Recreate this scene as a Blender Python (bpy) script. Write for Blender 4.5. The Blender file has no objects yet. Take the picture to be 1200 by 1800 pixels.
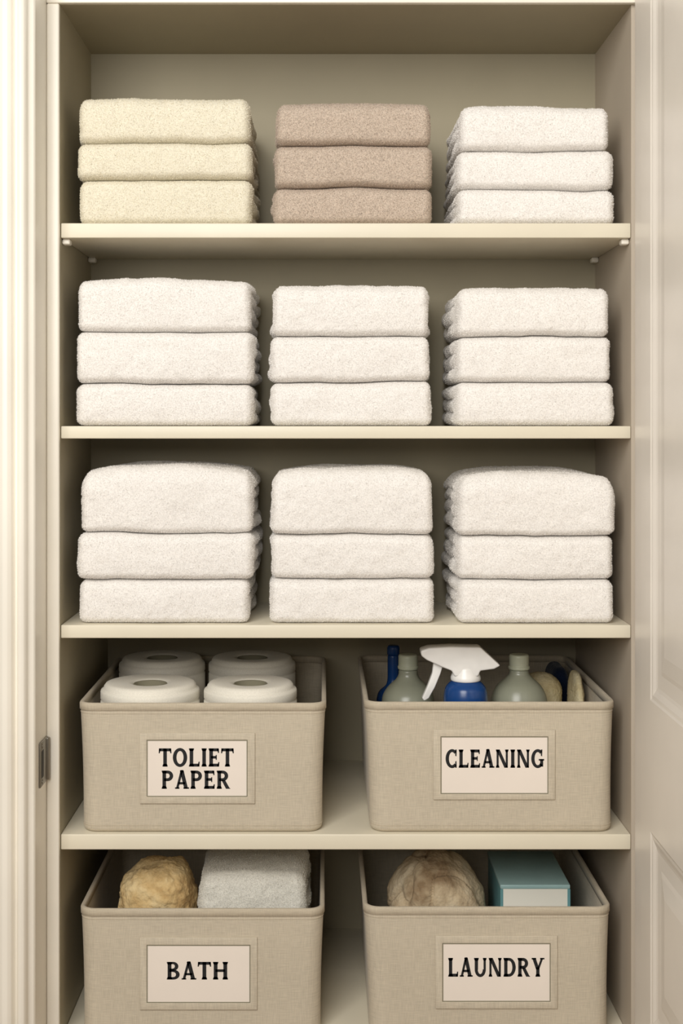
import bpy, math, random
import numpy as np
from mathutils import Vector
scene=bpy.context.scene
D=2.4; CX=568.0; CY=745.0; Z0=1.203
def K(Y): return (D+Y)/D
def WX(px,Y=0.0): return (px-CX)/1000.0*K(Y)
def WZ(py,Y=0.0): return Z0+(CY-py)/1000.0*K(Y)

# ------------------------------------------------------------ materials
def srgb(r,g,b):
    f=lambda c:(c/255/12.92) if c/255<=0.04045 else ((c/255+0.055)/1.055)**2.4
    return (f(r),f(g),f(b),1)
def base_mat(name,col,rough=0.6,**kw):
    m=bpy.data.materials.new(name); m.use_nodes=True
    nt=m.node_tree; b=nt.nodes['Principled BSDF']
    b.inputs['Base Color'].default_value=col; b.inputs['Roughness'].default_value=rough
    for k,v in kw.items():
        b.inputs[k.replace('_',' ')].default_value=v
    return m,nt,b
def coords(nt,scale=(1,1,1)):
    tc=nt.nodes.new('ShaderNodeTexCoord'); mp=nt.nodes.new('ShaderNodeMapping')
    mp.inputs['Scale'].default_value=scale
    nt.links.new(tc.outputs['Object'],mp.inputs['Vector']); return mp.outputs['Vector']
def noise(nt,vec,scale,detail=2,rough=0.5):
    n=nt.nodes.new('ShaderNodeTexNoise'); n.inputs['Scale'].default_value=scale
    n.inputs['Detail'].default_value=detail; n.inputs['Roughness'].default_value=rough
    nt.links.new(vec,n.inputs['Vector']); return n.outputs['Fac']
def ramp(nt,fac,stops):
    r=nt.nodes.new('ShaderNodeValToRGB'); e=r.color_ramp.elements
    while len(e)<len(stops): e.new(0.5)
    for i,(p,c) in enumerate(stops): e[i].position=p; e[i].color=c
    nt.links.new(fac,r.inputs['Fac']); return r.outputs['Color']
def bump(nt,b,h,strength,dist,prev=None):
    n=nt.nodes.new('ShaderNodeBump'); n.inputs['Strength'].default_value=strength; n.inputs['Distance'].default_value=dist
    nt.links.new(h,n.inputs['Height'])
    if prev: nt.links.new(prev,n.inputs['Normal'])
    nt.links.new(n.outputs['Normal'],b.inputs['Normal']); return n.outputs['Normal']
def mulc(col,f): return (min(1,col[0]*f),min(1,col[1]*f),min(1,col[2]*f),1)
def mathn(nt,op,a,b):
    n=nt.nodes.new('ShaderNodeMath'); n.operation=op
    for i,v in enumerate((a,b)):
        if isinstance(v,(int,float)): n.inputs[i].default_value=v
        else: nt.links.new(v,n.inputs[i])
    return n.outputs[0]

def paint(name,col,rough=0.45):
    m,nt,b=base_mat(name,col,rough)
    v=coords(nt); c=ramp(nt,noise(nt,v,6,3),[(0.3,mulc(col,0.96)),(0.7,mulc(col,1.03))])
    nt.links.new(c,b.inputs['Base Color'])
    bump(nt,b,noise(nt,v,180,3),0.06,0.001); return m
def terry(name,col,speck=0.9,lo=None):
    m,nt,b=base_mat(name,col,0.95,Sheen_Weight=0.15,Sheen_Roughness=0.5)
    b.inputs['Specular IOR Level'].default_value=0.1
    v=coords(nt)
    f=noise(nt,v,420,2,0.7)
    c=ramp(nt,f,[(0.36,mulc(col,speck)),(0.62,mulc(col,1.06))])
    nt.links.new(c,b.inputs['Base Color']); return m
def linen(name,col):
    m,nt,b=base_mat(name,col,0.9,Sheen_Weight=0.1)
    b.inputs['Specular IOR Level'].default_value=0.15
    a=noise(nt,coords(nt,(700,700,45)),1.0,2); c=noise(nt,coords(nt,(45,45,700)),1.0,2)
    s=mathn(nt,'MULTIPLY',mathn(nt,'ADD',a,c),0.5)
    big=noise(nt,coords(nt),14,3)
    s2=mathn(nt,'ADD',mathn(nt,'MULTIPLY',s,0.85),mathn(nt,'MULTIPLY',big,0.15))
    nt.links.new(ramp(nt,s2,[(0.36,mulc(col,0.86)),(0.62,mulc(col,1.08))]),b.inputs['Base Color'])
    bump(nt,b,s,0.3,0.0012); return m
def sponge_mat(name,c1,c2,c3,sc=14):
    m,nt,b=base_mat(name,c1,0.95); v=coords(nt)
    nt.links.new(ramp(nt,noise(nt,v,sc,4,0.6),[(0.34,c3),(0.48,c2),(0.62,c1)]),b.inputs['Base Color'])
    vo=nt.nodes.new('ShaderNodeTexVoronoi'); vo.inputs['Scale'].default_value=220; nt.links.new(v,vo.inputs['Vector'])
    n=bump(nt,b,vo.outputs['Distance'],0.4,0.002)
    bump(nt,b,noise(nt,v,90,4,0.7),0.4,0.004,n); return m
def plastic(name,col,rough=0.3,**kw):
    m,nt,b=base_mat(name,col,rough,**kw); v=coords(nt)
    nt.links.new(ramp(nt,noise(nt,v,25,2),[(0.3,mulc(col,0.93)),(0.7,mulc(col,1.05))]),b.inputs['Base Color']); return m

M={}
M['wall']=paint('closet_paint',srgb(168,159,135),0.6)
M['wall_lit']=paint('closet_paint_lit',srgb(192,180,163),0.6)  # right wall: same closet paint, lightened to paint in light from the left
M['shelf']=paint('shelf_paint',srgb(225,217,196),0.4)
M['trim']=paint('trim_paint',srgb(247,241,228),0.35)
M['door']=paint('door_paint',srgb(238,231,221),0.35)
M['floor']=paint('floor_paint',srgb(140,118,92),0.5)
M['white']=terry('terry_white',srgb(239,235,230),0.90)
M['cream']=terry('terry_cream',srgb(232,225,205),0.90)
M['taupe']=terry('terry_taupe',srgb(203,186,169),0.74)
M['grey']=terry('terry_grey',srgb(226,223,213),0.88)
M['linen']=linen('linen_beige',srgb(197,186,166))
M['linen2']=linen('linen_binding',srgb(193,181,160))
M['linen3']=linen('linen_frame',srgb(201,190,170))
M['card']=paint('card_paper',srgb(236,225,213),0.8)
M['ink'],_,_=base_mat('ink',srgb(18,18,20),0.7)
M['paper']=terry('tissue_paper',srgb(230,225,212),0.97)
M['core']=paint('cardboard',srgb(138,133,112),0.9)
M['metal']=plastic('brushed_metal',srgb(150,145,135),0.35,Metallic=0.9)
M['dark'],_,_=base_mat('dark_slot',srgb(40,36,30),0.6)
M['sage']=plastic('frosted_plastic',srgb(168,170,150),0.28,Transmission_Weight=0.3)
M['sage2']=plastic('frosted_cap',srgb(178,180,158),0.35)
M['blue']=plastic('blue_plastic',srgb(24,66,125),0.25)
M['navy']=terry('navy_cloth',srgb(28,38,62),0.8)
M['spray']=plastic('white_plastic',srgb(240,238,234),0.3)
M['label']=plastic('bottle_label',srgb(60,110,165),0.4)
M['tan']=sponge_mat('tan_sponge',srgb(222,198,150),srgb(206,177,125),srgb(174,140,90),16)
M['creamsp']=sponge_mat('cream_sponge',srgb(226,214,178),srgb(216,201,160),srgb(196,178,134),20)
M['brown']=sponge_mat('brown_sponge',srgb(214,200,172),srgb(194,175,144),srgb(140,117,88),10)
M['teal']=plastic('teal_card',srgb(108,158,162),0.35)
M['tealtop']=plastic('teal_top',srgb(160,192,192),0.3)
M['carton']=paint('carton_white',srgb(236,234,222),0.5)

# ------------------------------------------------------------ mesh helpers
def vnoise(P,seed):
    I=np.floor(P).astype(np.int64); F=P-I; F=F*F*(3-2*F)
    def h(a,b,c):
        x=(a*73856093)^(b*19349663)^(c*83492791)^(seed*7919)
        x&=0xffffffff; x=((x^(x>>15))*0x2c1b3c6d)&0xffffffff; x=((x^(x>>12))*0x297a2d39)&0xffffffff; x^=(x>>15)
        return x/4294967295.0*2-1
    r=0
    for i in (0,1):
        for j in (0,1):
            for k in (0,1):
                w=(F[:,0] if i else 1-F[:,0])*(F[:,1] if j else 1-F[:,1])*(F[:,2] if k else 1-F[:,2])
                r=r+w*h(I[:,0]+i,I[:,1]+j,I[:,2]+k)
    return r
def mesh_np(name,V,Q,smooth=True,T=None):
    me=bpy.data.meshes.new(name); n=len(V); f=len(Q); t=0 if T is None else len(T)
    me.vertices.add(n); me.vertices.foreach_set('co',V.astype(np.float32).ravel())
    idx=Q.astype(np.int32).ravel(); st=np.arange(f)*4
    if t:
        idx=np.concatenate([idx,T.astype(np.int32).ravel()]); st=np.concatenate([st,f*4+np.arange(t)*3])
    me.loops.add(len(idx)); me.loops.foreach_set('vertex_index',idx.astype(np.int32))
    me.polygons.add(f+t); me.polygons.foreach_set('loop_start',st.astype(np.int32))
    me.polygons.foreach_set('use_smooth',np.full(f+t,smooth))
    me.update(calc_edges=True); return me
def mesh_py(name,V,F,smooth=False):
    me=bpy.data.meshes.new(name); me.from_pydata([tuple(v) for v in V],[],[tuple(f) for f in F]); me.update()
    if smooth:
        for p in me.polygons: p.use_smooth=True
    return me
def obj(name,me,mat=None,loc=(0,0,0),parent=None,label=None,cat=None,group=None,kind=None):
    o=bpy.data.objects.new(name,me); scene.collection.objects.link(o); o.location=loc
    if mat is not None and me is not None:
        me.materials.append(mat)
    if parent: o.parent=parent
    if label: o['label']=label
    if cat: o['category']=cat
    if group: o['group']=group
    if kind: o['kind']=kind
    return o
def bev(o,w,seg=3):
    m=o.modifiers.new('b','BEVEL'); m.width=w; m.segments=seg; m.limit_method='ANGLE'; m.harden_normals=False
    for p in o.data.polygons: p.use_smooth=True
    return o
def boxmesh(name,x0,x1,y0,y1,z0,z1):
    V=[(x,y,z) for x in (x0,x1) for y in (y0,y1) for z in (z0,z1)]
    F=[(0,1,3,2),(4,6,7,5),(0,4,5,1),(2,3,7,6),(0,2,6,4),(1,5,7,3)]
    return mesh_py(name,V,F)
def struct(name,x0,x1,y0,y1,z0,z1,mat,b=0.0):
    cx,cy,cz=(x0+x1)/2,(y0+y1)/2,(z0+z1)/2
    o=obj(name,boxmesh(name,x0-cx,x1-cx,y0-cy,y1-cy,z0-cz,z1-cz),mat,(cx,cy,cz),kind='structure')
    if b: bev(o,b)
    return o
def gridbox(nx,ny,nz):
    quads=[]; 
    def key(i,j,k): return (i*(ny+1)+j)*(nz+1)+k
    def face(A,B,f,flip):
        a,b=np.meshgrid(np.arange(A),np.arange(B),indexing='ij'); a=a.ravel(); b=b.ravel()
        q=np.stack([f(a,b),f(a+1,b),f(a+1,b+1),f(a,b+1)],1)
        quads.append(q[:,::-1] if flip else q)
    face(nx,ny,lambda a,b:key(a,b,0*a),True); face(nx,ny,lambda a,b:key(a,b,0*a+nz),False)
    face(nx,nz,lambda a,b:key(a,0*a,b),False); face(nx,nz,lambda a,b:key(a,0*a+ny,b),True)
    face(ny,nz,lambda a,b:key(0*a,a,b),True); face(ny,nz,lambda a,b:key(0*a+nx,a,b),False)
    Q=np.concatenate(quads); u,inv=np.unique(Q.ravel(),return_inverse=True)
    k=u%(nz+1); r=u//(nz+1); j=r%(ny+1); i=r//(ny+1)
    return np.stack([i/nx,j/ny,k/nz],1).astype(float),inv.reshape(-1,4)
def ss(a,b,x):
    t=np.clip((x-a)/(b-a),0,1); return t*t*(3-2*t)

def softbox(name,W,Dp,H,rx,ry,rzt,rzb,seed,grooves=0,res=0.0023,low=0.0025,fuzz=0.0006,mid=0.0009,dome=0.0,wb=None,wt=None,belly=0.0,fall=0.0,pile=0.0):
    """folded cloth block. wb / wt: seeds of the wavy contact line below / above (None = flat)."""
    nx=max(8,int(W/res)); ny=max(8,int(Dp/(res*1.7))); nz=max(8,int(H/res))
    T,Q=gridbox(nx,ny,nz)
    P=(T-0.5)*np.array([W,Dp,H]); h=np.array([W,Dp,H])/2
    rz=np.where(P[:,2]>0,rzt,rzb)
    R=np.stack([np.full(len(P),rx),np.full(len(P),ry),rz],1)
    C=np.clip(P,-(h-R),(h-R)); v=(P-C)/R
    L=np.linalg.norm(v,axis=1,keepdims=True); N=v/np.maximum(L,1e-9)
    P=C+N*R
    rs=np.random.RandomState(seed)
    S=P+rs.rand(3)*50
    zn=np.clip(P[:,2]/H+0.5,0,1)
    d=low*vnoise(S*14,seed)+mid*vnoise(S*55,seed+1)+mid*0.5*vnoise(S*120,seed+2)+fuzz*rs.uniform(-1,1,len(P))
    Nd=N.copy()
    Nd[:,2]=np.where(N[:,2]<0,0,N[:,2])
    if wt is not None: Nd[:,2]=0
    P=P+Nd*d[:,None]
    if belly:
        fr_=ss(0.0,1.0,-N[:,1])
        P[:,1]-=fr_*belly*(1-(2*zn-1)**2)
    if grooves:
        fr=ss(0.020,0.070,P[:,1]+h[1])
        side=np.abs(N[:,0])
        wob=0.06*vnoise(np.stack([P[:,1]*18,P[:,0]*3,P[:,0]*0+seed],1),seed+5)
        t=(zn+wob)*grooves
        li=np.floor(t); fz=t-li
        prof=-(1-np.sqrt(np.clip(1-(2*fz-1)**2,0,1)))*0.008
        off=rs.uniform(-0.005,0.002,grooves+4)[np.clip(li.astype(int)+1,0,grooves+3)]
        wav=0.004*vnoise(np.stack([P[:,1]*22,li*3.3,P[:,0]*5],1),seed+6)
        P[:,0]+=np.sign(P[:,0])*side*fr*(prof+off+wav+0.003)
    def wave(s,X):
        if s is None: return 0.0
        return 0.0028*vnoise(np.stack([X[:,0]*11,X[:,1]*6,X[:,0]*0+s*1.7],1),s)+0.0010*vnoise(np.stack([X[:,0]*35,X[:,1]*20,X[:,0]*0+s],1),s+1)
    P[:,2]+=zn*wave(wt,P)+(1-zn)*wave(wb,P)
    if dome: P[:,2]+=zn*dome*(1-(2*P[:,0]/W)**2)
    if fall: P[:,2]-=ss(0.3,1.0,zn)*fall*np.clip(np.abs(2*P[:,0]/W),0,1)**4
    P[:,2]+=H/2
    if not pile: return mesh_np(name,P,Q)
    # terry pile: short tufts of yarn standing on the faces
    A=P[Q[:,0]];B=P[Q[:,1]];Cc=P[Q[:,2]];Dd=P[Q[:,3]]
    nn=np.cross(Cc-A,Dd-B); ar=np.linalg.norm(nn,axis=1); fn=nn/np.maximum(ar[:,None],1e-12)
    Ns=(N[Q[:,0]]+N[Q[:,2]])*0.5
    if (fn*Ns).sum()<0: fn=-fn
    c=(A+Cc)/2
    wgt=np.where(Ns[:,1]<-0.3,1.0,np.where(np.abs(Ns[:,0])>0.4,0.35*(c[:,1]<0.08),0.0))
    wgt=np.maximum(wgt,np.where((Ns[:,2]>0.3)&(wt is None),np.where(c[:,1]<0,0.45,0.2),0))
    wgt=wgt*ar*0.5
    n=int(pile*wgt.sum()/1e-6)
    fi=rs.choice(len(Q),size=n,p=wgt/wgt.sum())
    u=rs.rand(n,1);v=rs.rand(n,1)
    base=(1-u)*(1-v)*A[fi]+u*(1-v)*B[fi]+u*v*Cc[fi]+(1-u)*v*Dd[fi]
    nf=fn[fi]
    dr=nf+rs.normal(0,0.55,(n,3)); dr[:,2]-=0.25
    dr/=np.linalg.norm(dr,axis=1,keepdims=True)
    ln=rs.uniform(0.0012,0.0028,(n,1))
    sd=np.cross(dr,rs.normal(0,1,(n,3))); sd/=np.linalg.norm(sd,axis=1,keepdims=True)
    wd=rs.uniform(0.0004,0.0007,(n,1))
    base=base-nf*0.0004
    tri=np.concatenate([base-sd*wd,base+sd*wd,base+dr*ln],1).reshape(-1,3)
    tri[:,2]=np.maximum(tri[:,2],0.0004+wave(wb,tri))
    if wt is not None: tri[:,2]=np.minimum(tri[:,2],H-0.0006+wave(wt,tri))
    T3=np.arange(n*3).reshape(-1,3)+len(P)
    return mesh_np(name,np.concatenate([P,tri]),Q,True,T3)
def lathe(name,prof,segs=64,smooth=True,closed=False):
    V=[];F=[]
    n=len(prof)
    for r,z in prof:
        for s in range(segs):
            a=2*math.pi*s/segs; V.append((r*math.cos(a),r*math.sin(a),z))
    m=n if closed else n-1
    for i in range(m):
        j=(i+1)%n
        for s in range(segs):
            t=(s+1)%segs; F.append((i*segs+s,i*segs+t,j*segs+t,j*segs+s))
    if not closed:
        F.append(tuple(range(segs))[::-1]); F.append(tuple((n-1)*segs+s for s in range(segs)))
    me=mesh_py(name,V,F,smooth); return me
def roundprof(pts,rad=0.004,seg=4):
    out=[]
    for i,p in enumerate(pts):
        if i==0 or i==len(pts)-1: out.append(p); continue
        a=Vector(pts[i-1]);b=Vector(p);c=Vector(pts[i+1])
        r=min(rad,(a-b).length*0.45,(c-b).length*0.45)
        s=b+(a-b).normalized()*r; e=b+(c-b).normalized()*r
        for k in range(seg+1):
            t=k/seg; q=(1-t)**2*s+2*t*(1-t)*b+t*t*e; out.append((q.x,q.y))
    return out
def blob(name,rx,ry,rz,seed,amp=0.08,fr=14,fine=0.0018,sub=6,sq=2.0,crease=0.0):
    import bmesh
    bm=bmesh.new(); bmesh.ops.create_icosphere(bm,subdivisions=sub,radius=1)
    me=bpy.data.meshes.new(name); bm.to_mesh(me); bm.free()
    n=len(me.vertices); V=np.zeros(n*3,np.float32); me.vertices.foreach_get('co',V); V=V.reshape(-1,3).astype(float)
    N=V.copy()
    V=V/ (np.sum(np.abs(V)**sq,axis=1,keepdims=True)**(1/sq))
    P=V*np.array([rx,ry,rz]); S=P+seed*3.1
    d=amp*rx*(vnoise(S*fr,seed)+0.5*vnoise(S*fr*2.3,seed+1))+fine*vnoise(S*110,seed+2)+fine*0.8*vnoise(S*260,seed+3)
    if crease:
        c=np.abs(vnoise(S*np.array([22,22,9]),seed+7)); d-=crease*np.clip(1-c/0.22,0,1)**1.5
    P=P+N*d[:,None]; P[:,2]-=P[:,2].min()
    me.vertices.foreach_set('co',P.astype(np.float32).ravel()); me.update()
    for p in me.polygons: p.use_smooth=True
    return me

# ------------------------------------------------------------ closet shell
XL=WX(106); XR=WX(1109)
DU=0.318; DL=0.53
ZT=WZ(9); S1=(392,418); S2=(749,771); S3=(1099,1122); S4=(1467,1494); S5=(1828,1852)
zf3t=WZ(S3[0])
struct('floor',-2.0,2.2,-3.2,1.0,-0.03,0.0,M['floor'])
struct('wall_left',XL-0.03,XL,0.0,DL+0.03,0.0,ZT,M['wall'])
struct('wall_right',XR,XR+0.03,0.0,DL+0.03,0.0,ZT,M['wall_lit'])
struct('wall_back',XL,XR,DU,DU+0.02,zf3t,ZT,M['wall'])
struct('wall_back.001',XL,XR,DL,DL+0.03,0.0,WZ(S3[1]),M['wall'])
struct('ceiling',XL-0.03,XR+0.03,0.0,DL+0.03,ZT,ZT+0.03,M['wall'])
struct('trim_1',XL-0.022,XR+0.03,-0.014,0.0,ZT,ZT+0.16,M['trim'],0.002)
struct('trim_2',XL,XR,0.0,0.02,0.0,WZ(S5[1]),M['shelf'])
struct('trim_3',-0.484,XL,-0.012,0.0,0.0,ZT,M['trim'],0.003)
prof=[(-0.484,-0.0),(-0.484,-0.030),(-0.4845,-0.100),(-0.487,-0.104),
      (-0.492,-0.106),(-0.4955,-0.110),(-0.4965,-0.116),(-0.500,-0.121),(-0.5055,-0.123),(-0.510,-0.120),(-0.5125,-0.114),
      (-0.5145,-0.113),(-0.5165,-0.116),(-0.520,-0.124),(-0.526,-0.128),(-0.534,-0.128),(-0.539,-0.124),(-0.542,-0.121),(-0.550,-0.121),(-0.560,-0.124),(-0.575,-0.126),(-0.590,-0.122),(-0.592,-0.09),(-0.592,0.0)]
def extr(name,pr,z0,z1,mat):
    n=len(pr); V=[(x,y,z0) for x,y in pr]+[(x,y,z1) for x,y in pr]
    F=[(i,(i+1)%n,(i+1)%n+n,i+n) for i in range(n)]
    F.append(tuple(range(n))[::-1]); F.append(tuple(range(n,2*n)))
    o=obj(name,mesh_py(name,V,F),mat,kind='structure'); return o
c=extr('trim_4',prof,0.0,ZT+0.16,M['trim']); bev(c,0.0015,2)
struct('wall_left.001',-2.0,-0.592,-0.10,0.0,0.0,ZT+0.5,M['trim'])
struct('wall_right.001',XR+0.03,2.2,-0.02,0.10,0.0,ZT+0.5,M['trim'])

# strike plate
sz0,sz1=WZ(1378,-0.045),WZ(1300,-0.045)
sp=obj('strike_plate',None,loc=(-0.484,-0.045,sz0),label='brushed metal latch strike plate screwed to the painted door jamb',cat='strike plate')
h=sz1-sz0
pl=obj('plate',boxmesh('plate',0.0,0.003,-0.030,0.030,0,h),M['metal'],parent=sp); bev(pl,0.0014)
lp=obj('lip',lathe('lip',roundprof([(0.0001,0),(0.005,0),(0.005,h*0.96),(0.0001,h*0.96)],0.003),20),M['metal'],(0.003,0.026,h*0.02),sp)
sl=obj('latch_slot',boxmesh('latch_slot',0.003,0.0034,-0.024,-0.006,h*0.2,h*0.8),M['dark'],parent=sp)
for zz in (0.1,0.9):
    s=obj('screw',lathe('screw',[(0.0001,0),(0.004,0),(0.0035,0.001),(0.0001,0.0012)],16),M['metal'],(0.003,-0.015,h*zz),sp); s.rotation_euler=(0,math.pi/2,0)

# open panelled door
def door():
    x0=XR+0.003; th=0.035
    yh=-0.016; yw=-0.76
    zb=0.01; zt=WZ(-140)
    st=0.112
    zu0=WZ(1205); zl1=WZ(1423); zl0=0.2; zu1=zt-0.11
    V=[];F=[]
    def bx(y0,y1,z0,z1,dx=0.0):
        b=len(V)
        for x in (x0+dx,x0+th-dx):
            for y in (y0,y1):
                for z in (z0,z1): V.append((x,y,z))
        F.extend([tuple(b+i for i in f) for f in [(0,1,3,2),(4,6,7,5),(0,4,5,1),(2,3,7,6),(0,2,6,4),(1,5,7,3)]])
    bx(yh-st,yh,zb,zt); bx(yw,yw+st,zb,zt)
    for a,b in ((zb,zl0),(zl1,zu0),(zu1,zt)): bx(yw+st,yh-st,a,b)
    o=obj('door_1',mesh_py('door_1',V,F),M['door'],kind='structure')
    for (a,b) in ((zl0,zl1),(zu0,zu1)):
        V2=[];F2=[]
        steps=[(0.0,0.0),(0.004,0.0015),(0.010,0.002),(0.020,0.005),(0.026,0.006),(0.050,0.006),(0.058,0.0045),(0.085,0.002)]
        ys0,ys1=yw+st,yh-st
        for ins,dx in steps:
            V2+= [(x0+dx,ys0+ins,a+ins),(x0+dx,ys1-ins,a+ins),(x0+dx,ys1-ins,b-ins),(x0+dx,ys0+ins,b-ins)]
        for i in range(len(steps)-1):
            for s in range(4):
                t=(s+1)%4; F2.append((i*4+s,i*4+t,i*4+4+t,i*4+4+s))
        L=(len(steps)-1)*4; F2.append((L,L+1,L+2,L+3))
        n=len(V2)
        V2+=[(x0+th-0.004,ys0,a),(x0+th-0.004,ys1,a),(x0+th-0.004,ys1,b),(x0+th-0.004,ys0,b)]
        F2.append((n+3,n+2,n+1,n))
        obj('panel',mesh_py('panel',V2,F2),M['door'],parent=o)
door()

# ------------------------------------------------------------ shelves
for i,(a,b) in enumerate((S1,S2,S3,S4,S5)):
    dep=DU if i<2 else DL
    zt,zb=WZ(a),WZ(b)
    sh=obj('shelf',boxmesh('shelf',XL+0.0005,XR-0.0005,0.001,dep-0.0005,0,zt-zb),M['shelf'],(0,0,zb),
           label='cream painted wooden closet shelf '+('holding folded bath towels' if i<3 else 'holding linen storage baskets'),cat='shelf',group='closet shelves')
    bev(sh,0.0018)
    if i==0:
        for sx,xx in ((1,XL+0.0005),(-1,XR-0.0005)):
            for yy in (0.012,dep-0.04):
                w=0.014*sx
                c=obj('support',boxmesh('support',min(xx,xx+w),max(xx,xx+w),yy,yy+0.022,-0.010,0.0),M['trim'],parent=sh); bev(c,0.003)

# ------------------------------------------------------------ towels
def stack(rows,mat,lab,grp,Dp,seed,shelf,Y0=0.012,fluff=1.0,fall=0.0,pile=0.5):
    z=WZ(shelf)+0.0004
    n=len(rows)
    for i,(x0,x1,yt,yb) in enumerate(rows):  # bottom first
        top=i==n-1
        k=K(Y0); W=(x1-x0)/1000*k-0.003; zt=WZ(yt,Y0)-(0.001 if top else 0); H=zt-z
        dy=0.002*((seed*7+i*5)%3)
        D_=Dp-0.006*((i+seed)%2)
        me=softbox('towel',W,D_,H-0.0006,0.015,0.022,0.034 if (top and fall) else (0.024 if top else 0.015),0.012,seed*10+i,
                   grooves=3 if H<0.09 else 4,low=0.0034*fluff,mid=0.0012*fluff,fuzz=0.0005*fluff,res=0.003,
                   wb=None if i==0 else seed*20+i,wt=None if top else seed*20+i+1,belly=0.004,dome=0.002 if top else 0,fall=fall if top else 0,pile=pile)
        obj('towel',me,M[mat],((WX(x0,Y0)+WX(x1,Y0))/2,Y0+D_/2+dy,z),label=lab,cat='towel',group=grp)
        z=zt
stack([(137,443,315,391),(133,444,249,314),(135,440,169,248)],'cream','pale cream folded terry towel stacked on a shelf','stacked cream towels',0.280,1,392,fluff=0.75)
stack([(479,761,328,391),(480,760,254,328),(484,759,179,254)],'taupe','taupe brown folded terry towel stacked on a shelf','stacked taupe towels',0.270,2,392,fluff=0.65)
stack([(802,1082,331,391),(803,1080,263,331),(806,1075,184,263)],'white','white folded terry hand towel beside taupe towels','stacked white hand towels',0.280,3,392,fluff=0.8)
g2='white bath towels on the second shelf'; g3='thick white bath towels on the third shelf'
stack([(133,445,673,749),(131,447,583,673),(133,443,489,583)],'white','white fluffy folded bath towel stacked on a shelf',g2,0.280,4,749)
stack([(475,760,671,749),(473,758,591,671),(478,757,499,591)],'white','white fluffy folded bath towel stacked on a shelf',g2,0.270,5,749)
stack([(800,1082,672,749),(802,1079,590,672),(802,1075,503,590)],'white','white fluffy folded bath towel stacked on a shelf',g2,0.280,6,749)
stack([(136,440,1019,1098),(134,447,938,1019),(139,446,820,938)],'white','thick white folded bath towel stacked on a shelf',g3,0.280,7,1099,fall=0.014)
stack([(473,765,1017,1098),(473,763,940,1017),(475,763,824,940)],'white','thick white folded bath towel stacked on a shelf',g3,0.270,8,1099,fall=0.010)
stack([(804,1082,1020,1098),(802,1082,942,1020),(804,1082,830,942)],'white','thick white folded bath towel stacked on a shelf',g3,0.280,9,1099,fall=0.014)

# ------------------------------------------------------------ lettering
def poly_arc(cx,cy,rx,ry,a0,a1,wx,wy,n=28):
    V=[];F=[]
    for i in range(n+1):
        a=math.radians(a0+(a1-a0)*i/n); c,s=math.cos(a),math.sin(a)
        V.append((cx+rx*c,cy+ry*s)); V.append((cx+(rx-wx)*c,cy+(ry-wy)*s))
    for i in range(n): F.append((2*i,2*i+2,2*i+3,2*i+1))
    return V,F
def seg(x0,y0,x1,y1,w):
    return [(x0-w/2,y0),(x0+w/2,y0),(x1+w/2,y1),(x1-w/2,y1)],[(0,1,2,3)]
def rect(x0,y0,x1,y1): return [(x0,y0),(x1,y0),(x1,y1),(x0,y1)],[(0,1,2,3)]
SW=0.235
def stem(x,w=SW,y0=0.0,y1=1.0,sb=True,st=True):
    P=[rect(x-w/2,y0,x+w/2,y1)]; e=0.05
    if sb: P.append(([(x-w/2-e,y0),(x+w/2+e,y0),(x+w/2+e,y0+.05),(x+w/2,y0+.15),(x-w/2,y0+.15),(x-w/2-e,y0+.05)],[(0,1,2,3,4,5)]))
    if st: P.append(([(x-w/2-e,y1),(x-w/2-e,y1-.05),(x-w/2,y1-.15),(x+w/2,y1-.15),(x+w/2+e,y1-.05),(x+w/2+e,y1)],[(0,1,2,3,4,5)]))
    return P
tb=0.16
def up(x,y,hh=.27): return ([(x-.14,y),(x,y),(x+.02,y+hh),(x-.05,y+hh)],[(0,1,2,3)])
def dn(x,y,hh=.27): return ([(x-.14,y),(x-.05,y-hh),(x+.02,y-hh),(x,y)],[(0,1,2,3)])
def dnl(x,y,hh=.27): return ([(x+.14,y),(x,y),(x-.02,y-hh),(x+.05,y-hh)],[(0,1,2,3)])
G={}
G['T']=(stem(.42,st=False)+[rect(.02,1-tb,.82,1),dn(.82,1),dnl(.02,1)],.84)
G['O']=([poly_arc(.46,.5,.47,.52,0,360,.24,.165,48)],.93)
G['L']=(stem(.18)+[rect(.17,0,.70,tb),up(.70,0)],.73)
G['I']=(stem(.18),.36)
G['E']=(stem(.18)+[rect(.17,0,.70,tb),up(.70,0,.25),rect(.17,1-tb,.68,1),dn(.68,1,.25),rect(.17,.44,.54,.44+tb*.9),rect(.48,.37,.55,.64)],.73)
bowlP=[poly_arc(.40,.71,.36,.29,-90,90,.23,tb),rect(.17,1-tb,.41,1),rect(.17,.42,.41,.42+tb)]
G['P']=(stem(.18)+bowlP,.78)
G['R']=(stem(.18)+bowlP+[([(.32,.48),(.56,.48),(.84,.06),(.92,.0),(.62,.0)],[(0,1,2,3,4)])],.91)
G['A']=([seg(.14,0,.44,1,.16),seg(.73,0,.44,1,.25),rect(.22,.24,.66,.37),rect(.0,0,.29,.08),rect(.55,0,.92,.08),([(.33,1),(.38,1.03),(.54,1.03),(.56,1),(.56,.9),(.34,.9)],[(0,1,2,3,4,5)])],.90)
Cc=[poly_arc(.46,.5,.47,.52,46,314,.24,.16,40),([(.68,1.0),(.68,.66),(.77,.62),(.79,1.0)],[(0,1,2,3)]),([(.68,.0),(.79,.0),(.77,.38),(.68,.34)],[(0,1,2,3)])]
G['C']=(Cc,.82)
G['G']=([poly_arc(.46,.5,.47,.52,46,318,.24,.16,40),([(.68,1.0),(.68,.66),(.77,.62),(.79,1.0)],[(0,1,2,3)]),rect(.63,.06,.85,.46),rect(.53,.39,.92,.48)],.93)
G['N']=(stem(.15,.15)+stem(.81,.15,sb=False)+[seg(.76,0,.18,1,.25)],.96)
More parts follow.
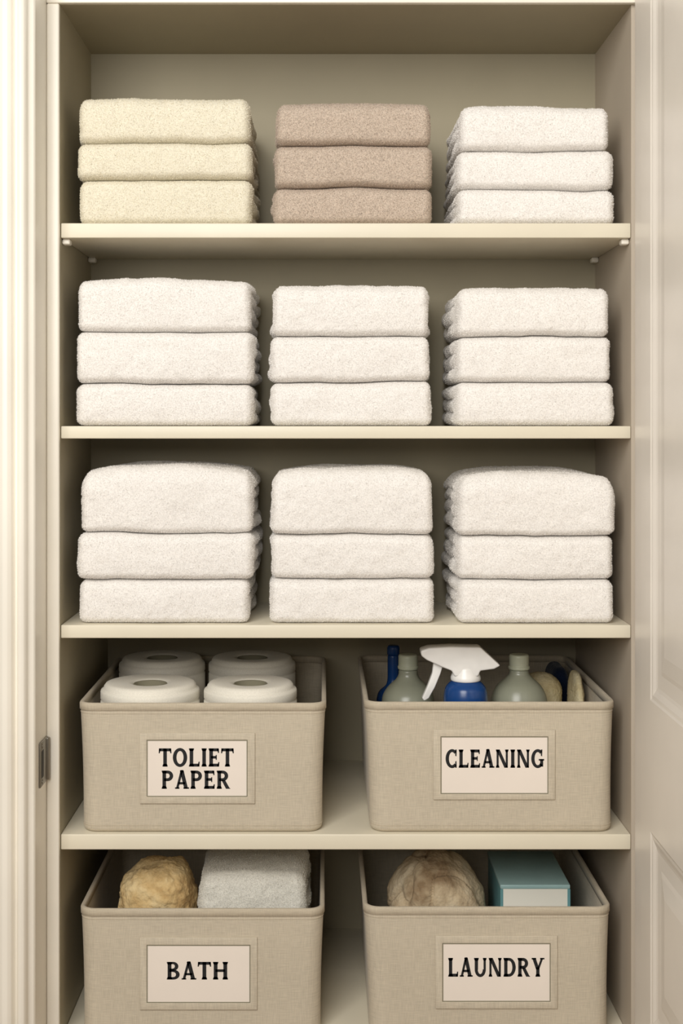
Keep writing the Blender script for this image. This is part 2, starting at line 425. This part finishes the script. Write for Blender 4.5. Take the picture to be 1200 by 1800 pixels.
G['B']=(stem(.18)+[poly_arc(.40,.75,.33,.25,-90,90,.22,.13),poly_arc(.42,.28,.39,.28,-90,90,.23,.14),rect(.17,1-.13,.41,1),rect(.17,.50,.43,.62),rect(.17,.43,.43,.56),rect(.17,0,.43,.14)],.83)
G['H']=(stem(.18)+stem(.78)+[rect(.17,.43,.76,.58)],.96)
G['U']=(stem(.18,y0=.38,sb=False)+stem(.77,.16,y0=.38,sb=False)+[poly_arc(.457,.39,.394,.41,180,360,.22,.16)],.93)
G['D']=(stem(.18)+[poly_arc(.40,.5,.48,.5,-90,90,.24,.15,36),rect(.17,1-.15,.41,1),rect(.17,0,.41,.15)],.90)
G['Y']=(stem(.44,y1=.5,st=False)+[seg(.44,.38,.16,1,.25),seg(.45,.38,.75,1,.16),rect(.0,.92,.32,1),rect(.60,.92,.91,1)],.90)
def word(txt,cx,y0,w,hc):
    V=[];F=[];x=0
    for ch in txt:
        ps,adv=G[ch]
        for pv,pf in ps:
            b=len(V); V+=[(x+a,bb) for a,bb in pv]; F+=[tuple(b+i for i in f) for f in pf]
        x+=adv+0.10
    x-=0.10
    return [((a/x-0.5)*w+cx, 0, y0+bb*hc) for a,bb in V],F

# ------------------------------------------------------------ baskets
def ring(x0,x1,y0,y1,r,z,ns=18,nc=8):
    pts=[]
    cs=[(x1-r,y0+r,-90),(x1-r,y1-r,0),(x0+r,y1-r,90),(x0+r,y0+r,180)]
    for i,(cx,cy,a) in enumerate(cs):
        for k in range(nc+1):
            t=math.radians(a+90*k/nc); pts.append((cx+r*math.cos(t),cy+r*math.sin(t),z))
        nx,ny,na=cs[(i+1)%4]; t=math.radians(na)
        q=(nx+r*math.cos(t),ny+r*math.sin(t)); p=pts[-1]
        for k in range(1,ns): pts.append((p[0]+(q[0]-p[0])*k/ns,p[1]+(q[1]-p[1])*k/ns,z))
    return pts
def loft(name,rings,cap0=True,cap1=True,closed=False,smooth=True):
    n=len(rings[0]); V=[p for r in rings for p in r]; F=[]
    m=len(rings) if closed else len(rings)-1
    for i in range(m):
        j=(i+1)%len(rings)
        for s in range(n):
            t=(s+1)%n; F.append((i*n+s,i*n+t,j*n+t,j*n+s))
    if cap0 and not closed: F.append(tuple(range(n))[::-1])
    if cap1 and not closed: F.append(tuple((len(rings)-1)*n+s for s in range(n)))
    return mesh_py(name,V,F,smooth)
YB0,YB1=0.010,0.500
def basket(xt,xb,yt,yb,frame,card,words,lab,gx):
    zb=WZ(yb)+0.0005; zt=WZ(yt); H=zt-zb
    cx=WX((xb[0]+xb[1])/2)
    a0,a1=WX(xb[0])-cx,WX(xb[1])-cx; b0,b1=WX(xt[0])-cx,WX(xt[1])-cx
    e=obj('storage_basket',None,loc=(cx,YB0,zb),label=lab,cat='basket',group='linen storage baskets')
    Dp=YB1-YB0
    def R(t,o=0.0,z=None,r=0.028):
        x0=a0+(b0-a0)*t; x1=a1+(b1-a1)*t
        bow=0.0018*math.sin(math.pi*min(1,max(0,t)))
        return ring(x0-o+bow,x1+o-bow,0-o,Dp+o,r+o,(t*H if z is None else z))
    th=0.0055
    rs=[R(0,-0.014,0.0),R(0,-0.005,0.0008),R(0.012,-0.0015,0.004),R(0.035,0)]
    rs+=[R(t) for t in np.linspace(0.08,0.985,12)]
    rs+=[R(1,-0.0006,H-0.0012),R(1,-0.0027,H),R(1,-0.0048,H-0.0012)]
    rs+=[R(t,-th) for t in np.linspace(0.98,0.06,8)]
    rs+=[R(0.03,-th-0.003,0.006)]
    obj('body',loft('body',rs),M['linen'],parent=e)
    o=0.0014
    zc=H-0.012
    rb=[R(1,0.0000,zc),R(1,o,zc+0.0006),R(1,o,H-0.001),R(1,0.0,H+0.0014),R(1,-0.0028,H+0.0022),R(1,-th,H+0.0014),R(1,-th-o,H-0.001),R(1,-th-o,zc),R(1,-th+0.001,zc)]
    obj('rim_binding',loft('rim_binding',rb,closed=True),M['linen2'],parent=e)
    for zz,tt in ((H-0.0165,0.93),(0.0125,0.055)):
        rb=[R(tt,-0.0004,zz-0.001),R(tt,0.0007,zz-0.0004),R(tt,0.0007,zz+0.0004),R(tt,-0.0004,zz+0.001)]
        obj('stitching',loft('stitching',rb,closed=True),M['linen2'],parent=e)
    fx0,fx1,fy0,fy1=frame; kx0,kx1,ky0,ky1=card
    X=lambda p:WX(p,YB0)-cx
    Zp=lambda p:WZ(p,YB0)-zb
    def fr(name,o,i,ya,yb_,mat):
        V=[]
        for y in (ya,yb_):
            V+=[(o[0],y,o[2]),(o[1],y,o[2]),(o[1],y,o[3]),(o[0],y,o[3])]
            V+=[(i[0],y,i[2]),(i[1],y,i[2]),(i[1],y,i[3]),(i[0],y,i[3])]
        F=[]
        for s in range(4):
            t=(s+1)%4
            F+=[(s,t,4+t,4+s),(8+s,12+s,12+t,8+t),(s,8+s,8+t,t),(4+s,4+t,12+t,12+s)]
        ob=obj(name,mesh_py(name,V,F),mat,parent=e); return ob
    f=fr('label_frame',(X(fx0),X(fx1),Zp(fy1),Zp(fy0)),(X(kx0),X(kx1),Zp(ky1),Zp(ky0)),-0.0032,0.0004,M['linen3']); bev(f,0.0008,2)
    rn=fr('label_edging',(X(kx0)+.0003,X(kx1)-.0003,Zp(ky1)+.0003,Zp(ky0)-.0003),(X(kx0)+.0016,X(kx1)-.0016,Zp(ky1)+.0016,Zp(ky0)-.0016),-0.0026,0.0,M['core'])
    c=obj('label_card',boxmesh('label_card',X(kx0)+.001,X(kx1)-.001,-0.0018,-0.0004,Zp(ky1)+.001,Zp(ky0)-.001),M['card'],parent=e,label='cream paper card printed with black serif capitals')
    V=[];F=[]
    for (tx,wx0,wx1,wy0,wy1) in words:
        v,ff=word(tx,(X(wx0)+X(wx1))/2,Zp(wy1),X(wx1)-X(wx0),Zp(wy0)-Zp(wy1))
        b=len(V); V+=v; F+=[tuple(b+i for i in q) for q in ff]
    V=[(a,-0.0021,z) for a,_,z in V]
    obj('lettering',mesh_py('lettering',V,F),M['ink'],parent=c)
    return zb+0.0065
f4=basket((135,572),(141,566),1240,1467,(246,448,1288,1412),(258,435,1300,1400),[('TOLIET',279,411,1315,1347),('PAPER',284,405,1354,1386)],'beige linen fabric basket labelled TOLIET PAPER holding rolls',0)
basket((642,1084),(651,1080),1238,1467,(761,975,1282,1405),(774,963,1294,1395),[('CLEANING',783,956,1317,1349)],'beige linen fabric basket labelled CLEANING holding bottles',1)
f5=basket((137,569),(142,563),1603,1828,(246,452,1647,1774),(258,440,1660,1762),[('BATH',293,401,1690,1721)],'beige linen fabric basket labelled BATH holding sponge and cloths',0)
basket((640,1077),(650,1073),1600,1828,(765,979,1644,1772),(777,967,1657,1760),[('LAUNDRY',787,956,1683,1716)],'beige linen fabric basket labelled LAUNDRY holding carton and sponge',1)

# ------------------------------------------------------------ toilet rolls
ztop=WZ(1219)
hr=(ztop-f4)/2-0.0004
def roll(x,y,R,z,seed):
    e=obj('toilet_roll',None,loc=(x,y,z),label='white toilet paper roll standing upright in a linen basket',cat='toilet paper',group='toilet paper rolls in the basket')
    ri=0.031
    p=[(ri,0),(R-0.006,0),(R-.001,0.003),(R,0.008),(R,hr-0.034),(R-0.0016,hr-0.032),(R-0.0016,hr-0.030),(R,hr-0.028),(R,hr-0.016),(R-0.001,hr-0.013),(R-0.0045,hr-0.011),(R-0.006,hr-0.009),(R-0.0065,hr-0.006),(R-0.010,hr-0.0015),(R-0.016,hr),(R-0.030,hr-0.0006),(ri+0.01,hr-0.001),(ri+0.002,hr-0.003),(ri,hr-0.006)]
    obj('paper',lathe('paper',p,96,closed=True),M['paper'],parent=e)
    q=[(ri-0.0025,0.001),(ri-0.0002,0.001),(ri-0.0002,hr-0.004),(ri-0.0012,hr-0.003),(ri-0.0025,hr-0.004)]
    obj('core',lathe('core',q,64,closed=True),M['core'],parent=e)
for i,(px,Y,R) in enumerate(((264,.115,.0905),(440,.115,.0855),(285,.39,.0875),(443,.39,.0885))):
    for l in (0,1): roll(WX(px,Y),Y,R,f4+0.0002+l*(hr+0.0004),i)

# ------------------------------------------------------------ cleaning basket contents
def bottle(px,Y,top,pr,body,cap,lab,name='bottle',capname='cap'):
    zf=f4+0.0003
    e=obj(name,None,loc=(WX(px,Y),Y,zf),label=lab,cat='bottle')
    P=[(0.0005,0),(pr[0][0],0)]+[(r,WZ(y,Y)-zf) for r,y in pr]+[(0.0005,WZ(pr[-1][1],Y)-zf)]
    obj('body',lathe('body',roundprof(P,0.012,6),64),body,parent=e)
    if cap:
        C=[(0.0005,WZ(cap[0][1],Y)-zf)]+[(r,WZ(y,Y)-zf) for r,y in cap]+[(0.0005,WZ(cap[-1][1],Y)-zf)]
        obj(capname,lathe(capname,roundprof(C,0.003,4),48),cap_m,parent=e)
    return e,zf
cap_m=M['sage2']
bottle(717,.19,1150,[(0.046,1300),(0.051,1245),(0.049,1222),(0.038,1206),(0.023,1194),(0.018,1186),(0.018,1176)],M['sage'],[(0.014,1177),(0.0195,1176),(0.020,1171),(0.0185,1170),(0.0185,1153),(0.016,1150)],'frosted sage plastic bottle with ribbed cap in basket')
bottle(912,.15,1150,[(0.051,1300),(0.053,1245),(0.051,1222),(0.041,1204),(0.026,1192),(0.018,1184),(0.0175,1176)],M['sage'],[(0.015,1177),(0.020,1176),(0.020,1171),(0.018,1170),(0.0185,1153),(0.017,1150)],'frosted sage plastic bottle beside the spray bottle')
cap_m=M['blue']
bottle(691,.33,1135,[(0.034,1300),(0.034,1230),(0.030,1215),(0.014,1204),(0.0115,1194),(0.0115,1150)],M['blue'],[(0.009,1151),(0.0125,1150),(0.0125,1138),(0.010,1134)],'dark blue narrow necked bottle behind a frosted bottle')
# spray bottle
Y=.085; zf=f4+.0003; ex=WX(818,Y)
cap_m=M['spray']
e,_=bottle(818,Y,1195,[(0.038,1300),(0.040,1240),(0.040,1222),(0.037,1208),(0.030,1200),(0.024,1196),(0.020,1192)],M['blue'],[(0.018,1197),(0.027,1196),(0.0275,1190),(0.0225,1178),(0.021,1172)],'blue spray bottle with white trigger head in basket','spray_bottle','collar')
obj('label_band',lathe('label_band',[(0.0404,WZ(1300,Y)-zf),(0.0410,WZ(1299,Y)-zf),(0.0412,WZ(1236,Y)-zf),(0.0404,WZ(1235,Y)-zf)],64,closed=True),M['label'],parent=e)
def extY(name,pts,y0,y1,mat,parent,b):
    n=len(pts); q=[(WX(px,Y)-ex,WZ(py,Y)-zf) for px,py in pts]
    V=[(a,y0,c) for a,c in q]+[(a,y1,c) for a,c in q]
    F=[tuple(range(n)),tuple(range(n,2*n))[::-1]]+[(i,i+n,(i+1)%n+n,(i+1)%n) for i in range(n)]
    o=obj(name,mesh_py(name,V,F),mat,parent=parent); bev(o,b,3); return o
extY('trigger_head',[(738,1141),(752,1136),(790,1134),(842,1135),(877,1167),(866,1173),(842,1176),(838,1186),(797,1186),(792,1176),(776,1170),(748,1157),(739,1150)],-0.020,0.020,M['spray'],e,0.003)
extY('trigger',[(762,1158),(779,1165),(773,1184),(764,1206),(753,1226),(745,1231),(741,1226),(751,1204),(759,1182)],-0.008,0.008,M['spray'],e,0.002)
Y=.27; zt=WZ(1183,Y)
o=obj('cloth_roll',softbox('cloth_roll',0.084,0.082,zt-f4,0.04,0.04,0.034,0.01,71,low=0.001),M['creamsp'],(WX(949,Y),Y,f4+.0006),label='cream rolled cleaning cloth standing beside bottle',cat='cleaning cloth')
Y=.40; zt=WZ(1168,Y)
o=obj('folded_cloth',softbox('folded_cloth',0.036,0.12,zt-f4,0.014,0.03,0.03,0.008,72,low=0.001),M['navy'],(WX(978,Y),Y,f4+.0006),label='navy blue folded cleaning cloth standing in basket',cat='cleaning cloth')
Y=.24; zt=WZ(1180,Y)
o=obj('scrub_sponge',softbox('scrub_sponge',0.024,0.11,zt-f4,0.010,0.05,0.05,0.008,73,low=0.001),M['creamsp'],(WX(1011,Y),Y,f4+.0006),label='tan scrub sponge standing on edge in basket',cat='sponge')

# ------------------------------------------------------------ bath basket contents
Y=.14; zt=WZ(1507,Y)
hA=0.120; hB=zt-f5-hA
for l,h_ in ((0,hA),(1,hB)):
    me=blob('sea_sponge',0.070,0.068,h_/2*0.95,11+l,0.13,17,sq=2.9,fine=0.0024)
    zs=max(v.co.z for v in me.vertices)
    for v in me.vertices:
        v.co.z*=h_/zs*0.999
        if l:
            t=v.co.z/h_; v.co.x*=1.06-0.20*t*t; v.co.x+=0.012*t
    obj('sea_sponge',me,M['tan'],(WX(271,Y),Y,f5+.0003+l*hA),label='golden tan natural sea sponge in the bath basket',cat='sponge',group='bath sponges')
Y=.085; zt=WZ(1536,Y)
hh=(zt-f5)/3
for l in range(3):
    me=softbox('washcloth',.196,0.20,hh-.0006,0.022,0.022,0.026 if l==2 else 0.014,0.012,90+l,grooves=3,low=0.0040,mid=.0018,res=0.003,fuzz=.0006,
               wb=None if l==0 else 700+l,wt=None if l==2 else 701+l,dome=0.003 if l==2 else 0,pile=0.7)
    obj('washcloth',me,M['grey'],(WX(444,Y),Y+0.10,f5+.0003+l*hh),label='pale grey folded plush washcloth in basket',cat='towel',group='folded grey washcloths')

# ------------------------------------------------------------ laundry basket contents
Y=.17; zt=WZ(1497,Y); hl=0.11; hu=zt-f5-hl
for l,h_ in ((0,hl),(1,hu)):
    me=blob('natural_sponge',0.090,0.085,h_/2,33+l,0.13,9,fine=0.0014,sq=2.5,crease=0.009)
    zs=max(v.co.z for v in me.vertices)
    for v in me.vertices:
        v.co.z*=h_/zs*0.999
        if l: 
            t=v.co.z/h_; v.co.x*=(1.08-0.42*t*t); v.co.x-=0.008*t
    obj('natural_sponge',me,M['brown'],(WX(770,Y),Y,f5+.0003+l*hl),label='mottled beige natural sponge in the laundry basket',cat='sponge',group='laundry sponges')
# carton
x0,x1=.3285,.4555; y0,y1=.126,.325; zt=WZ(1598); H=zt-f5
e=obj('detergent_box',None,loc=((x0+x1)/2,(y0+y1)/2,f5+.0003),label='pale teal and white cardboard detergent box in basket',cat='box')
hx,hy=(x1-x0)/2,(y1-y0)/2
b=obj('carton',boxmesh('carton',-hx,hx,-hy,hy,0,H-.004),M['carton'],parent=e)
b.data.materials.append(M['teal'])
for i in (0,1): b.data.polygons[i].material_index=1
bev(b,.002)
l=obj('lid',boxmesh('lid',-hx-.0012,hx+.0012,-hy-.0012,hy+.0012,H-.008,H),M['tealtop'],parent=e); bev(l,.002)
for sx in (-1,1):
    s=obj('edge_strip',boxmesh('edge_strip',sx*hx-(.004 if sx>0 else .0012),sx*hx+(.0012 if sx>0 else .004),-hy-.0010,-hy+.006,0,H-.008),M['teal'],parent=e)

# ------------------------------------------------------------ camera, light
cam=bpy.data.cameras.new('cam'); co=bpy.data.objects.new('camera',cam); scene.collection.objects.link(co)
co.location=(0,-D,Z0); co.rotation_euler=(math.pi/2,0,0)
cam.sensor_fit='VERTICAL'; cam.sensor_height=36; cam.lens=D*1000/1800*36
cam.shift_x=(600-CX)/1800; cam.shift_y=-(900-CY)/1800
scene.camera=co
def area(name,loc,tgt,sx,sy,pw,col):
    l=bpy.data.lights.new(name,'AREA'); l.shape='RECTANGLE'; l.size=sx; l.size_y=sy; l.energy=pw; l.color=col
    o=bpy.data.objects.new(name,l); scene.collection.objects.link(o); o.location=loc
    o.rotation_euler=(Vector(tgt)-Vector(loc)).to_track_quat('-Z','Y').to_euler(); return o
area('window_light',(-0.7,-2.7,2.3),(0.05,0,1.0),1.6,2.0,91,(1,0.975,0.935))
w=bpy.data.worlds.new('w'); scene.world=w; w.use_nodes=True
w.node_tree.nodes['Background'].inputs['Color'].default_value=(1,0.93,0.82,1)
w.node_tree.nodes['Background'].inputs['Strength'].default_value=0.23
scene.view_settings.view_transform='Standard'
scene.view_settings.look='None'
